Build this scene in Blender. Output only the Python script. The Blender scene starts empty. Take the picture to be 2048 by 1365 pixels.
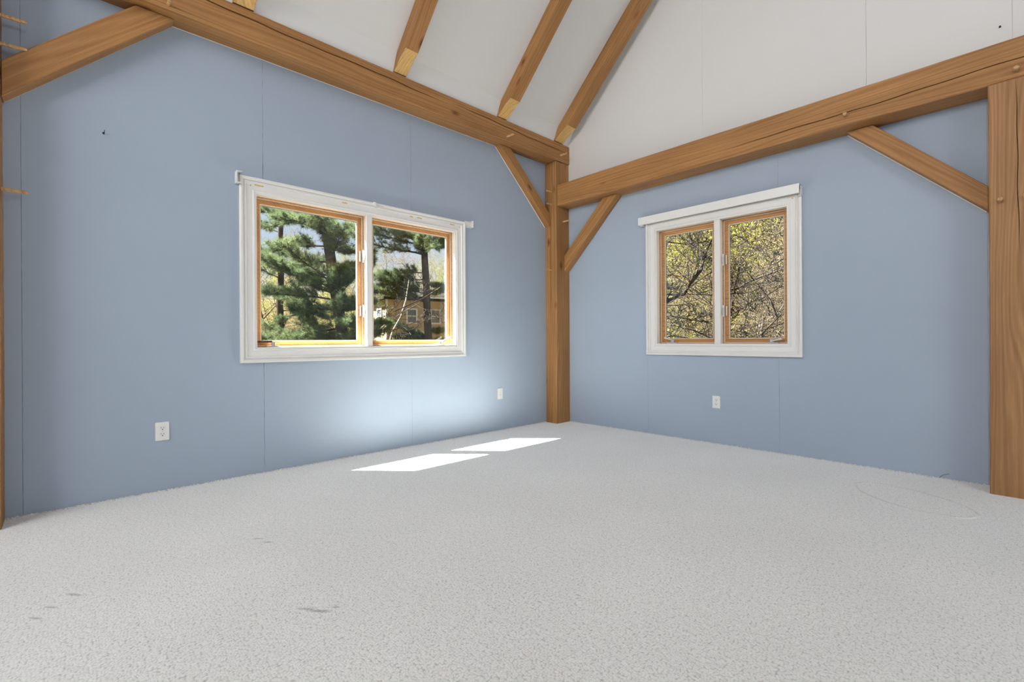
import bpy, bmesh, math, random
import numpy as np
from mathutils import Vector, Matrix

rnd = random.Random(7)
sc = bpy.context.scene
C = sc.collection

# ------------------------------------------------------------------ camera
FPX = 946.11
CAM = Vector((3.94589, -4.53685, 1.0))
CR = Vector((0.6864227, 0.72717783, -0.006023))
CU = Vector((0.00400093, 0.00450586, 0.99998184))
CF = Vector((-0.72719177, 0.68643434, -0.00018354))
cd = bpy.data.cameras.new('camera')
cam = bpy.data.objects.new('camera', cd)
C.objects.link(cam)
cam.matrix_world = Matrix(((CR.x, CU.x, -CF.x, CAM.x), (CR.y, CU.y, -CF.y, CAM.y), (CR.z, CU.z, -CF.z, CAM.z), (0, 0, 0, 1)))
cd.sensor_width = 36.0
cd.lens = 36.0 * FPX / 2048
cd.clip_start = 0.02
cd.clip_end = 500
sc.camera = cam
sc.view_settings.view_transform = 'Standard'
sc.view_settings.look = 'None'
sc.view_settings.gamma = 1.0
sc.view_settings.use_curve_mapping = False
sc.view_settings.exposure = 0.0


def at(px, py, depth):
    """point seen at a photograph pixel, at a distance along the viewing axis"""
    return CAM + (CF + CR * ((px - 1024) / FPX) - CU * ((py - 682.5) / FPX)) * depth


# ------------------------------------------------------------------ sky, sun, lights
world = bpy.data.worlds.new('sky')
sc.world = world
world.use_nodes = True
wn = world.node_tree.nodes
wl = world.node_tree.links
wn.clear()
wo = wn.new('ShaderNodeOutputWorld')
wb = wn.new('ShaderNodeBackground')
wr = wn.new('ShaderNodeValToRGB')
wt = wn.new('ShaderNodeTexCoord')
ws = wn.new('ShaderNodeSeparateXYZ')
wl.new(wt.outputs['Generated'], ws.inputs[0])
wl.new(ws.outputs['Z'], wr.inputs[0])
wl.new(wr.outputs[0], wb.inputs[0])
wl.new(wb.outputs[0], wo.inputs[0])
wr.color_ramp.elements[0].position = 0.0
wr.color_ramp.elements[0].color = (0.80, 0.88, 1.0, 1)
wr.color_ramp.elements[1].position = 0.7
wr.color_ramp.elements[1].color = (0.30, 0.48, 0.85, 1)
wb.inputs[1].default_value = 1.0

SUN_DIR = Vector((0.416, 0.412, -1.0)).normalized()
sd = bpy.data.lights.new('sun', 'SUN')
sd.energy = 150.0
sd.angle = math.radians(0.55)
sd.color = (1.0, 0.965, 0.90)
sun = bpy.data.objects.new('sun', sd)
C.objects.link(sun)
sun.location = (-6, -6, 12)
sun.rotation_euler = SUN_DIR.to_track_quat('-Z', 'Y').to_euler()


def fill_light(name, loc, target, sx, sy, watts, col=(1.0, 0.985, 0.965)):
    ld = bpy.data.lights.new(name, 'AREA')
    ld.shape = 'RECTANGLE'
    ld.size = sx
    ld.size_y = sy
    ld.energy = watts
    ld.color = col
    o = bpy.data.objects.new(name, ld)
    C.objects.link(o)
    o.location = loc
    o.rotation_euler = (Vector(target) - Vector(loc)).to_track_quat('-Z', 'Y').to_euler()
    return o


# added fill panels out of view, standing in for windows not modelled
fill_light('fill_back', (2.4, -8.9, 3.2), (1.6, -1.0, 0.0), 4.2, 3.0, 410)
fill_light('fill_side', (7.8, -3.2, 3.0), (0.8, -1.4, 0.0), 3.4, 3.0, 190)


# ------------------------------------------------------------------ materials
def newmat(name):
    m = bpy.data.materials.new(name)
    m.use_nodes = True
    nt = m.node_tree
    b = nt.nodes['Principled BSDF']
    return m, nt, b


def N(nt, typ, **kw):
    n = nt.nodes.new(typ)
    for k, v in kw.items():
        setattr(n, k, v)
    return n


def coords(nt, scale=(1, 1, 1), kind='Object', rand=True):
    tc = N(nt, 'ShaderNodeTexCoord')
    mp = N(nt, 'ShaderNodeMapping')
    mp.inputs['Scale'].default_value = scale
    if rand:
        oi = N(nt, 'ShaderNodeObjectInfo')
        mul = N(nt, 'ShaderNodeMath', operation='MULTIPLY')
        mul.inputs[1].default_value = 37.0
        nt.links.new(oi.outputs['Random'], mul.inputs[0])
        add = N(nt, 'ShaderNodeVectorMath', operation='ADD')
        nt.links.new(tc.outputs[kind], add.inputs[0])
        nt.links.new(mul.outputs[0], add.inputs[1])
        nt.links.new(add.outputs[0], mp.inputs[0])
    else:
        nt.links.new(tc.outputs[kind], mp.inputs[0])
    return mp.outputs[0]


def ramp(nt, src, stops):
    r = N(nt, 'ShaderNodeValToRGB')
    e = r.color_ramp.elements
    while len(e) < len(stops):
        e.new(0.5)
    for i, (p, c) in enumerate(stops):
        e[i].position = p
        e[i].color = (c[0], c[1], c[2], 1)
    nt.links.new(src, r.inputs[0])
    return r.outputs[0]


def noise(nt, vec, scale, detail=3, rough=0.5, dist=0.0):
    n = N(nt, 'ShaderNodeTexNoise')
    n.inputs['Scale'].default_value = scale
    n.inputs['Detail'].default_value = detail
    n.inputs['Roughness'].default_value = rough
    n.inputs['Distortion'].default_value = dist
    nt.links.new(vec, n.inputs['Vector'])
    return n.outputs['Fac']


def mixc(nt, a, b, fac, mode='MIX'):
    m = N(nt, 'ShaderNodeMix', data_type='RGBA', blend_type=mode)
    for s, v in ((m.inputs[0], fac), (m.inputs[6], a), (m.inputs[7], b)):
        if isinstance(v, (int, float)):
            s.default_value = v
        elif isinstance(v, tuple):
            s.default_value = (v[0], v[1], v[2], 1)
        else:
            nt.links.new(v, s)
    return m.outputs[2]


def bump(nt, b, h, strength, dist):
    bp = N(nt, 'ShaderNodeBump')
    bp.inputs['Strength'].default_value = strength
    bp.inputs['Distance'].default_value = dist
    nt.links.new(h, bp.inputs['Height'])
    nt.links.new(bp.outputs[0], b.inputs['Normal'])


def plain(name, col, rough=0.5, metal=0.0, var=0.04, vscale=6.0, bstr=0.0, bscale=200, spec=0.5):
    m, nt, b = newmat(name)
    v = coords(nt)
    f = noise(nt, v, vscale, 3)
    lo = tuple(max(0, c * (1 - var)) for c in col)
    hi = tuple(min(1, c * (1 + var)) for c in col)
    nt.links.new(ramp(nt, f, [(0.3, lo), (0.7, hi)]), b.inputs['Base Color'])
    b.inputs['Roughness'].default_value = rough
    b.inputs['Metallic'].default_value = metal
    b.inputs['Specular IOR Level'].default_value = spec
    if bstr:
        bump(nt, b, noise(nt, v, bscale, 2), bstr, 0.001)
    return m


def wood(name, dark, mid, light, ringscale=9.0, knots=True, rough=0.55):
    m, nt, b = newmat(name)
    v = coords(nt, (0.10, 1, 1))
    # low frequency warp bends the growth rings into cathedrals
    warp = N(nt, 'ShaderNodeTexNoise')
    warp.inputs['Scale'].default_value = 5.0
    warp.inputs['Detail'].default_value = 1.0
    nt.links.new(v, warp.inputs['Vector'])
    sc1 = N(nt, 'ShaderNodeVectorMath', operation='SCALE')
    sc1.inputs['Scale'].default_value = 0.16
    nt.links.new(warp.outputs['Color'], sc1.inputs[0])
    ad = N(nt, 'ShaderNodeVectorMath', operation='ADD')
    nt.links.new(v, ad.inputs[0])
    nt.links.new(sc1.outputs[0], ad.inputs[1])
    w = N(nt, 'ShaderNodeTexWave', wave_type='RINGS', rings_direction='X')
    w.inputs['Scale'].default_value = ringscale
    w.inputs['Distortion'].default_value = 1.6
    w.inputs['Detail'].default_value = 2.0
    w.inputs['Detail Scale'].default_value = 2.0
    nt.links.new(ad.outputs[0], w.inputs['Vector'])
    half = tuple((a + b_) / 2 for a, b_ in zip(mid, dark))
    base = ramp(nt, w.outputs['Fac'], [(0.0, mid), (0.45, light), (0.85, mid), (1.0, half)])
    # fine fibres
    vf = coords(nt, (2.0, 120, 120))
    fib = noise(nt, vf, 1.0, 3, 0.6)
    fr = ramp(nt, fib, [(0.25, (0.80, 0.76, 0.72)), (0.65, (1.06, 1.06, 1.06))])
    c1 = mixc(nt, base, fr, 0.75, 'MULTIPLY')
    # broad tone changes
    vb = coords(nt, (0.8, 4, 4))
    br = ramp(nt, noise(nt, vb, 1.6, 3), [(0.3, (0.80, 0.77, 0.74)), (0.7, (1.12, 1.12, 1.10))])
    c2 = mixc(nt, c1, br, 0.8, 'MULTIPLY')
    if knots:
        vk = coords(nt, (2.3, 6.0, 6.0))
        vo = N(nt, 'ShaderNodeTexVoronoi')
        vo.inputs['Scale'].default_value = 1.0
        nt.links.new(vk, vo.inputs['Vector'])
        kr = ramp(nt, vo.outputs['Distance'], [(0.035, (0.16, 0.10, 0.07)), (0.075, (0.55, 0.42, 0.34)), (0.17, (1, 1, 1))])
        c2 = mixc(nt, c2, kr, 0.9, 'MULTIPLY')
    nt.links.new(c2, b.inputs['Base Color'])
    b.inputs['Roughness'].default_value = rough
    b.inputs['Specular IOR Level'].default_value = 0.3
    bump(nt, b, fib, 0.35, 0.002)
    return m


M = {}
M['wood'] = wood('timber_wood', (0.27, 0.125, 0.042), (0.37, 0.185, 0.068), (0.43, 0.225, 0.085))
M['wood_red'] = wood('post_wood', (0.27, 0.135, 0.056), (0.35, 0.185, 0.080), (0.41, 0.225, 0.10), 9.0)
M['bare'] = wood('fresh_cut_wood', (0.50, 0.30, 0.10), (0.72, 0.46, 0.17), (0.80, 0.54, 0.23), 12, False)
M['peg'] = wood('peg_wood', (0.36, 0.20, 0.09), (0.58, 0.36, 0.18), (0.66, 0.44, 0.24), 10, False)
M['sash'] = wood('sash_wood', (0.36, 0.16, 0.05), (0.52, 0.25, 0.085), (0.60, 0.31, 0.11), 12, False, 0.35)
M['white'] = plain('white_gloss_paint', (0.80, 0.79, 0.77), 0.32, 0, 0.02)
M['vinyl'] = plain('white_vinyl', (0.78, 0.76, 0.70), 0.4, 0, 0.02)
M['plate'] = plain('white_plastic', (0.82, 0.82, 0.80), 0.3, 0, 0.01)
M['slot'] = plain('dark_slot', (0.02, 0.02, 0.02), 0.6)
M['metal'] = plain('satin_metal', (0.62, 0.62, 0.64), 0.35, 0.7)
M['bronze'] = plain('dark_bronze', (0.10, 0.07, 0.05), 0.4, 0.6)
M['rubber'] = plain('grey_gasket', (0.16, 0.15, 0.14), 0.6)
M['tape'] = plain('yellow_residue', (0.62, 0.42, 0.13), 0.7, 0, 0.15, 60)
M['caulk'] = plain('white_caulk', (0.85, 0.84, 0.82), 0.5)
M['ceil'] = plain('white_ceiling_paint', (0.74, 0.735, 0.725), 0.8, 0, 0.012, 1.2, 0.15, 90)


def wallpaint(name, col):
    m, nt, b = newmat(name)
    v = coords(nt, rand=False)
    f = noise(nt, v, 0.9, 4, 0.55)
    c = ramp(nt, f, [(0.3, tuple(x * 0.97 for x in col)), (0.7, tuple(x * 1.03 for x in col))])
    sm = noise(nt, v, 3.0, 5, 0.7, 1.5)
    sr = ramp(nt, sm, [(0.0, (0.9, 0.9, 0.9)), (0.33, (0.985, 0.985, 0.985)), (0.4, (1, 1, 1))])
    c = mixc(nt, c, sr, 0.6, 'MULTIPLY')
    nt.links.new(c, b.inputs['Base Color'])
    b.inputs['Roughness'].default_value = 0.62
    b.inputs['Specular IOR Level'].default_value = 0.3
    bump(nt, b, noise(nt, v, 120, 3), 0.25, 0.0008)
    return m


M['blue'] = wallpaint('blue_wall_paint', (0.36, 0.428, 0.525))
M['board'] = plain('seam_shade_backing', (0.10, 0.14, 0.20), 0.9)  # darker than gypsum: the shade inside the seams is put into this colour
M['boardw'] = plain('gypsum_edge_white', (0.42, 0.42, 0.42), 0.9)


def carpetmat():
    m, nt, b = newmat('berber_carpet')
    tc = N(nt, 'ShaderNodeTexCoord')
    wv = N(nt, 'ShaderNodeTexNoise')
    wv.inputs['Scale'].default_value = 14
    wv.inputs['Detail'].default_value = 2
    nt.links.new(tc.outputs['Object'], wv.inputs['Vector'])
    s = N(nt, 'ShaderNodeVectorMath', operation='SCALE')
    s.inputs['Scale'].default_value = 0.03
    nt.links.new(wv.outputs['Color'], s.inputs[0])
    a = N(nt, 'ShaderNodeVectorMath', operation='ADD')
    nt.links.new(tc.outputs['Object'], a.inputs[0])
    nt.links.new(s.outputs[0], a.inputs[1])
    mp = N(nt, 'ShaderNodeMapping')
    mp.inputs['Scale'].default_value = (125, 110, 1)
    nt.links.new(a.outputs[0], mp.inputs[0])
    vo = N(nt, 'ShaderNodeTexVoronoi', voronoi_dimensions='2D')
    vo.inputs['Scale'].default_value = 1.0
    vo.inputs['Randomness'].default_value = 0.75
    nt.links.new(mp.outputs[0], vo.inputs['Vector'])
    pit = ramp(nt, vo.outputs['Distance'], [(0.15, (1.04, 1.04, 1.04)), (0.5, (0.97, 0.97, 0.97)), (0.85, (0.58, 0.58, 0.57))])
    nz = noise(nt, tc.outputs['Object'], 55, 3, 0.65)
    base = ramp(nt, nz, [(0.25, (0.56, 0.557, 0.537)), (0.5, (0.69, 0.687, 0.667)), (0.75, (0.75, 0.75, 0.727))])
    big = ramp(nt, noise(nt, tc.outputs['Object'], 1.3, 3), [(0.3, (0.95, 0.95, 0.95)), (0.7, (1.03, 1.03, 1.03))])
    c = mixc(nt, base, pit, 1.0, 'MULTIPLY')
    c = mixc(nt, c, big, 1.0, 'MULTIPLY')
    # trodden dark scuffs: short streaks at their own places on the floor
    sep = N(nt, 'ShaderNodeSeparateXYZ')
    nt.links.new(tc.outputs['Object'], sep.inputs[0])

    def math_(op, x, y=None, z=None):
        n = N(nt, 'ShaderNodeMath', operation=op)
        for i, v in enumerate((x, y, z)):
            if v is None:
                continue
            if isinstance(v, (int, float)):
                n.inputs[i].default_value = v
            else:
                nt.links.new(v, n.inputs[i])
        return n.outputs[0]
    tot = None
    for (x, y, ang, ln, wd) in SCUFFS:
        ca, sa = math.cos(ang), math.sin(ang)
        dx = math_('SUBTRACT', sep.outputs[0], x)
        dy = math_('SUBTRACT', sep.outputs[1], y)
        u = math_('ADD', math_('MULTIPLY', dx, ca / ln), math_('MULTIPLY', dy, sa / ln))
        w = math_('ADD', math_('MULTIPLY', dx, -sa / wd), math_('MULTIPLY', dy, ca / wd))
        r = math_('ADD', math_('MULTIPLY', u, u), math_('MULTIPLY', w, w))
        g = math_('SUBTRACT', 1.0, math_('MINIMUM', r, 1.0))
        tot = g if tot is None else math_('MAXIMUM', tot, g)
    sp = math_('MULTIPLY', tot, math_('MULTIPLY', noise(nt, tc.outputs['Object'], 90, 2), 1.3))
    c = mixc(nt, c, (0.16, 0.16, 0.155), math_('MINIMUM', sp, 0.8))
    # pressed ring left by a round piece of furniture
    cx, cy, ang, ra, rb = RING
    ca, sa = math.cos(ang), math.sin(ang)
    dx = math_('SUBTRACT', sep.outputs[0], cx)
    dy = math_('SUBTRACT', sep.outputs[1], cy)
    u = math_('ADD', math_('MULTIPLY', dx, ca / ra), math_('MULTIPLY', dy, sa / ra))
    w = math_('ADD', math_('MULTIPLY', dx, -sa / rb), math_('MULTIPLY', dy, ca / rb))
    r = math_('SQRT', math_('ADD', math_('MULTIPLY', u, u), math_('MULTIPLY', w, w)))
    d = math_('ABSOLUTE', math_('SUBTRACT', r, 1.0))
    ringf = math_('SUBTRACT', 1.0, math_('MINIMUM', math_('MULTIPLY', d, 20.0), 1.0))
    nt.links.new(c, b.inputs['Base Color'])
    b.inputs['Roughness'].default_value = 0.95
    b.inputs['Specular IOR Level'].default_value = 0.08
    b.inputs['Sheen Weight'].default_value = 0.75
    b.inputs['Sheen Roughness'].default_value = 0.45
    inv = math_('SUBTRACT', 1.0, vo.outputs['Distance'])
    h = math_('ADD', math_('MULTIPLY', inv, 0.7), math_('MULTIPLY', nz, 0.5))
    h = math_('SUBTRACT', h, math_('MULTIPLY', ringf, 3.5))
    bump(nt, b, h, 0.5, 0.005)
    return m


SCUFFS = [(2.174, -3.854, 0.75, 0.055, 0.012), (2.125, -3.885, 0.75, 0.045, 0.009), (2.19, -3.80, 0.9, 0.02, 0.008),
          (1.378, -4.514, 0.6, 0.05, 0.010), (1.44, -4.58, 0.7, 0.035, 0.008), (1.50, -4.62, 0.7, 0.035, 0.008),
          (1.381, -3.806, 0.75, 0.035, 0.010), (1.30, -3.83, 0.75, 0.03, 0.008)]
RING = (3.50, -0.70, -0.55, 0.33, 0.20)
M['carpet'] = carpetmat()


def glassmat():
    m, nt, b = newmat('window_glass')
    nt.nodes.remove(b)
    out = nt.nodes['Material Output']
    tr = N(nt, 'ShaderNodeBsdfTransparent')
    tr.inputs[0].default_value = (0.93, 0.95, 0.94, 1)
    gl = N(nt, 'ShaderNodeBsdfGlossy')
    gl.inputs['Roughness'].default_value = 0.0
    fr = N(nt, 'ShaderNodeFresnel')
    fr.inputs['IOR'].default_value = 1.45
    mx = N(nt, 'ShaderNodeMixShader')
    # same reflectance whichever side of the thin pane is met
    ge = N(nt, 'ShaderNodeNewGeometry')
    ma = N(nt, 'ShaderNodeMath', operation='MULTIPLY_ADD')
    nt.links.new(ge.outputs['Backfacing'], ma.inputs[0])
    ma.inputs[1].default_value = 1 / 1.45 - 1.45
    ma.inputs[2].default_value = 1.45
    nt.links.new(ma.outputs[0], fr.inputs['IOR'])
    nt.links.new(fr.outputs[0], mx.inputs[0])
    nt.links.new(tr.outputs[0], mx.inputs[1])
    nt.links.new(gl.outputs[0], mx.inputs[2])
    nt.links.new(mx.outputs[0], out.inputs[0])
    return m


M['glass'] = glassmat()


def leafmat(name, stops, trans=0.5, scale=1.5):
    m, nt, b = newmat(name)
    v = coords(nt)
    col = ramp(nt, noise(nt, v, scale, 4, 0.65), stops)
    nt.nodes.remove(b)
    out = nt.nodes['Material Output']
    d = N(nt, 'ShaderNodeBsdfDiffuse')
    t = N(nt, 'ShaderNodeBsdfTranslucent')
    mx = N(nt, 'ShaderNodeMixShader')
    mx.inputs[0].default_value = trans
    nt.links.new(col, d.inputs[0])
    nt.links.new(col, t.inputs[0])
    nt.links.new(d.outputs[0], mx.inputs[1])
    nt.links.new(t.outputs[0], mx.inputs[2])
    nt.links.new(mx.outputs[0], out.inputs[0])
    return m


M['needle'] = leafmat('pine_needles', [(0.30, (0.0345, 0.0494, 0.0253)), (0.50, (0.0575, 0.0759, 0.0356)), (0.72, (0.0920, 0.1058, 0.0483))], 0.4)
M['leaf'] = leafmat('spring_leaves', [(0.30, (0.0700, 0.0700, 0.0140)), (0.5, (0.1260, 0.1288, 0.0182)), (0.72, (0.1890, 0.1890, 0.0280))], 0.5, 0.6)
M['bud'] = leafmat('bud_haze', [(0.30, (0.0845, 0.0618, 0.0358)), (0.5, (0.1170, 0.0878, 0.0520)), (0.72, (0.1300, 0.1170, 0.0455))], 0.5, 0.5)
M['bark'] = plain('grey_brown_bark', (0.0250, 0.0200, 0.0155), 0.95, 0, 0.4, 5, 0.6, 30, spec=0.0)
M['twig'] = plain('pale_twig_bark', (0.0600, 0.0490, 0.0375), 0.95, 0, 0.35, 3, spec=0.0)
M['litter'] = plain('leaf_litter', (0.0488, 0.0377, 0.0221), 1.0, 0, 0.35, 0.5, spec=0.0)
M['siding'] = plain('tan_siding', (0.1955, 0.1495, 0.0862), 0.8, 0, 0.05, 2, spec=0.0)
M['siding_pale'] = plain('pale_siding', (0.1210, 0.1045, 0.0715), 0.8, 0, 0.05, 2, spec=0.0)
M['shingle'] = plain('roof_shingle', (0.013, 0.012, 0.010), 0.95, 0, 0.2, 3, spec=0.0)
M['housewhite'] = plain('house_white_trim', (0.3060, 0.3060, 0.2890), 0.6, spec=0.0)
M['darkpane'] = plain('dark_pane', (0.05, 0.06, 0.07), 0.15)


# ------------------------------------------------------------------ helpers
def obj(name, bm, mat, parent=None, loc=None, recalc=True, smooth=False):
    if recalc:
        bmesh.ops.recalc_face_normals(bm, faces=bm.faces)
    me = bpy.data.meshes.new(name)
    bm.to_mesh(me)
    bm.free()
    me.materials.append(mat)
    if smooth:
        for p in me.polygons:
            p.use_smooth = True
    o = bpy.data.objects.new(name, me)
    C.objects.link(o)
    if parent is not None:
        o.parent = parent
    if loc is not None:
        o.location = loc
    return o


def rawobj(name, verts, faces, mat, parent=None, smooth=False):
    """verts (n,3), faces list or (m,k) array"""
    me = bpy.data.meshes.new(name)
    v = np.asarray(verts, dtype=np.float32)
    f = np.asarray(faces, dtype=np.int32)
    me.vertices.add(len(v))
    me.vertices.foreach_set('co', v.ravel())
    k = f.shape[1]
    me.loops.add(f.size)
    me.loops.foreach_set('vertex_index', f.ravel())
    me.polygons.add(len(f))
    me.polygons.foreach_set('loop_start', np.arange(0, f.size, k, dtype=np.int32))
    me.polygons.foreach_set('loop_total', np.full(len(f), k, dtype=np.int32))
    if smooth:
        me.polygons.foreach_set('use_smooth', np.ones(len(f), dtype=bool))
    me.update(calc_edges=True)
    me.validate()
    me.materials.append(mat)
    o = bpy.data.objects.new(name, me)
    C.objects.link(o)
    if parent is not None:
        o.parent = parent
    return o


def tag(o, label, cat, group=None):
    o['label'] = label
    o['category'] = cat
    if group:
        o['group'] = group
    return o


def struct(o, label=None):
    o['kind'] = 'structure'
    if label:
        o['label'] = label
    return o


def empty(name, loc):
    o = bpy.data.objects.new(name, None)
    C.objects.link(o)
    o.location = loc
    return o


def box(bm, lo, hi):
    x0, y0, z0 = lo
    x1, y1, z1 = hi
    v = [bm.verts.new(p) for p in ((x0, y0, z0), (x1, y0, z0), (x1, y1, z0), (x0, y1, z0), (x0, y0, z1), (x1, y0, z1), (x1, y1, z1), (x0, y1, z1))]
    for f in ((0, 3, 2, 1), (4, 5, 6, 7), (0, 1, 5, 4), (1, 2, 6, 5), (2, 3, 7, 6), (3, 0, 4, 7)):
        bm.faces.new([v[i] for i in f])
    return v


def bbox(lo, hi, bev=0.0, seg=1):
    bm = bmesh.new()
    box(bm, lo, hi)
    if bev:
        bmesh.ops.bevel(bm, geom=list(bm.edges), offset=bev, segments=seg, affect='EDGES', profile=0.5)
    return bm


def prism(poly, axis_fn, t0, t1, bev=0.0):
    """extrude a 2D polygon: axis_fn(u, v, t) gives the 3D point"""
    bm = bmesh.new()
    a = [bm.verts.new(axis_fn(u, v, t0)) for u, v in poly]
    b = [bm.verts.new(axis_fn(u, v, t1)) for u, v in poly]
    bm.faces.new(a)
    bm.faces.new(b[::-1])
    n = len(poly)
    for i in range(n):
        bm.faces.new((a[i], a[(i + 1) % n], b[(i + 1) % n], b[i]))
    if bev:
        bmesh.ops.bevel(bm, geom=list(bm.edges), offset=bev, segments=1, affect='EDGES')
    return bm


def basis(o, origin, xd, yd, zd):
    xd, yd, zd = Vector(xd).normalized(), Vector(yd).normalized(), Vector(zd).normalized()
    o.matrix_world = Matrix(((xd.x, yd.x, zd.x, origin[0]), (xd.y, yd.y, zd.y, origin[1]), (xd.z, yd.z, zd.z, origin[2]), (0, 0, 0, 1)))


def peg(parent, loc, direction, length, r=0.011, taper=0.8):
    """an oak peg standing proud of a timber; loc and direction in the timber's own space"""
    bm = bmesh.new()
    n = 10
    rings = []
    prof = [(-0.01, 1.0), (length * 0.75, 0.95), (length * 0.95, taper), (length, taper * 0.72)]
    d = Vector(direction).normalized()
    a = d.orthogonal().normalized()
    b_ = d.cross(a)
    tilt = a * rnd.uniform(-0.04, 0.04) + b_ * rnd.uniform(-0.04, 0.04)
    for t, s in prof:
        cpt = Vector(loc) + (d + tilt) * t
        rings.append([bm.verts.new(cpt + (a * math.cos(2 * math.pi * k / n) + b_ * math.sin(2 * math.pi * k / n)) * r * s) for k in range(n)])
    for i in range(len(rings) - 1):
        for k in range(n):
            bm.faces.new((rings[i][k], rings[i][(k + 1) % n], rings[i + 1][(k + 1) % n], rings[i + 1][k]))
    bm.faces.new(rings[0][::-1])
    bm.faces.new(rings[-1])
    return obj('peg', bm, M['peg'], parent)


def timber(name, origin, xd, yd, zd, L, W, T, mat, crack=None, seed=0, cham=0.006):
    """hewn timber: length along local x, face width along y, front face at +z; crack = list of (x0, x1, y0, y1, halfwidth, depth)"""
    r = random.Random(seed)
    ns = max(4, int(L / 0.06))
    bm = bmesh.new()
    rings = []
    ph = [r.uniform(0, 6) for _ in range(6)]
    cy = 0.0
    for i in range(ns + 1):
        x = L * i / ns
        wob = 0.0015
        e1 = wob * math.sin(x * 2.1 + ph[0]) + r.uniform(-0.0008, 0.0008)
        e2 = wob * math.sin(x * 1.7 + ph[1]) + r.uniform(-0.0008, 0.0008)
        e3 = wob * math.sin(x * 1.3 + ph[2])
        hy, hz = W / 2, T / 2
        w = 0.0002
        dep = 0.0
        yc = 0.0
        if crack:
            best = None
            for (x0, x1, y0, y1, hw, dp) in crack:
                t = (x - x0) / (x1 - x0)
                if 0 <= t <= 1:
                    yc = y0 + (y1 - y0) * t + 0.004 * math.sin(x * 5 + ph[3]) + 0.0022 * math.sin(x * 17 + ph[4])
                    k = min(1.0, 6 * t, 6 * (1 - t))
                    w = hw * k + 0.0002
                    dep = dp * k
                    best = 1
            if best is None:
                # stay on the line of the nearest crack so the strip does not jump
                c = min(crack, key=lambda q: min(abs(x - q[0]), abs(x - q[1])))
                yc = c[2] if abs(x - c[0]) < abs(x - c[1]) else c[3]
                yc += 0.004 * math.sin(x * 5 + ph[3]) + 0.0022 * math.sin(x * 17 + ph[4])
        c = cham
        pts = [(-hy + e1, -hz), (hy - c + e2, -hz), (hy + e2, -hz + c), (hy + e2, hz - c + e3), (hy - c + e2, hz + e3),
               (yc + w, hz + e3), (yc, hz + e3 - dep), (yc - w, hz + e3), (-hy + c + e1, hz + e3), (-hy + e1, hz - c + e3)]
        rings.append([bm.verts.new((x, p[0], p[1])) for p in pts])
    n = len(rings[0])
    for i in range(ns):
        for k in range(n):
            bm.faces.new((rings[i][k], rings[i][(k + 1) % n], rings[i + 1][(k + 1) % n], rings[i + 1][k]))
    bm.faces.new(rings[0][::-1])
    bm.faces.new(rings[-1])
    o = obj(name, bm, mat)
    basis(o, origin, xd, yd, zd)
    return o


# ------------------------------------------------------------------ floor
ROOMX, ROOMY = 7.9, -9.0
struct(obj('floor', bbox((-0.13, ROOMY, -0.06), (ROOMX, 0.13, 0.0)), M['carpet']), 'light grey looped berber carpet covering the floor')


# lumpy edge of the carpet where it is tucked against the walls
def carpet_edge(p0, p1, nrm, n):
    vs, fs = [], []
    r = random.Random(3)
    p0, p1, nrm = np.array(p0), np.array(p1), np.array(nrm)
    for i in range(n):
        c = p0 + (p1 - p0) * (i + r.uniform(0.2, 0.8)) / n + nrm * r.uniform(0.003, 0.012)
        s = r.uniform(0.005, 0.010)
        h = r.uniform(0.003, 0.009)
        b = len(vs)
        for k in range(5):
            a = 2 * math.pi * k / 5 + r.uniform(0, 1)
            vs.append(c + np.array([math.cos(a) * s, math.sin(a) * s, 0.0]))
        for k in range(5):
            a = 2 * math.pi * k / 5
            vs.append(c + np.array([math.cos(a) * s * 0.6, math.sin(a) * s * 0.6, h]))
        for k in range(5):
            fs += [(b + k, b + (k + 1) % 5, b + 5 + (k + 1) % 5), (b + k, b + 5 + (k + 1) % 5, b + 5 + k)]
        fs += [(b + 5, b + 6, b + 7), (b + 5, b + 7, b + 8), (b + 5, b + 8, b + 9)]
    return vs, fs


ev, ef = carpet_edge((0, -4.79, 0), (0, -0.25, 0), (1, 0, 0), 620)
ev2, ef2 = carpet_edge((0.18, 0, 0), (3.84, 0, 0), (0, -1, 0), 520)
ef = ef + [tuple(i + len(ev) for i in f) for f in ef2]
eo = rawobj('carpet_pile', ev + ev2, ef, M['carpet'])
tag(eo, 'tufted pale carpet pile along the foot of the blue walls', 'carpet')
eo['kind'] = 'stuff'

# ------------------------------------------------------------------ walls
LWY0, LWY1, LWZ0, LWZ1 = -3.49, -1.60, 0.95, 2.14     # left window opening
RWX0, RWX1, RWZ0, RWZ1 = 1.36, 2.622, 0.95, 2.16       # right window opening
CZ0, CK = 3.31, 0.975                                   # ceiling underside z = CZ0 + CK*x


def rect_minus(u0, u1, v0, v1, hole):
    """rectangles that tile [u0,u1]x[v0,v1] minus the hole"""
    h0, h1, k0, k1 = hole
    a, b = max(u0, h0), min(u1, h1)
    if a >= b:
        return [(u0, u1, v0, v1)]
    out = [(a, b, v0, k0), (a, b, k1, v1)]
    if u0 < a:
        out.append((u0, a, v0, v1))
    if u1 > b:
        out.append((b, u1, v0, v1))
    return out


HL = (LWY0, LWY1, LWZ0, LWZ1)
HR = (RWX0, RWX1, RWZ0, RWZ1)
bm = bmesh.new()
for (a, b, c, d) in rect_minus(ROOMY, 0.13, -0.06, 3.18, HL):
    box(bm, (-0.102, a, c), (-0.006, b, d))
wall_left = struct(obj('wall_left', bm, M['board']), 'blue painted wall with the wide two-pane window')


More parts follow.
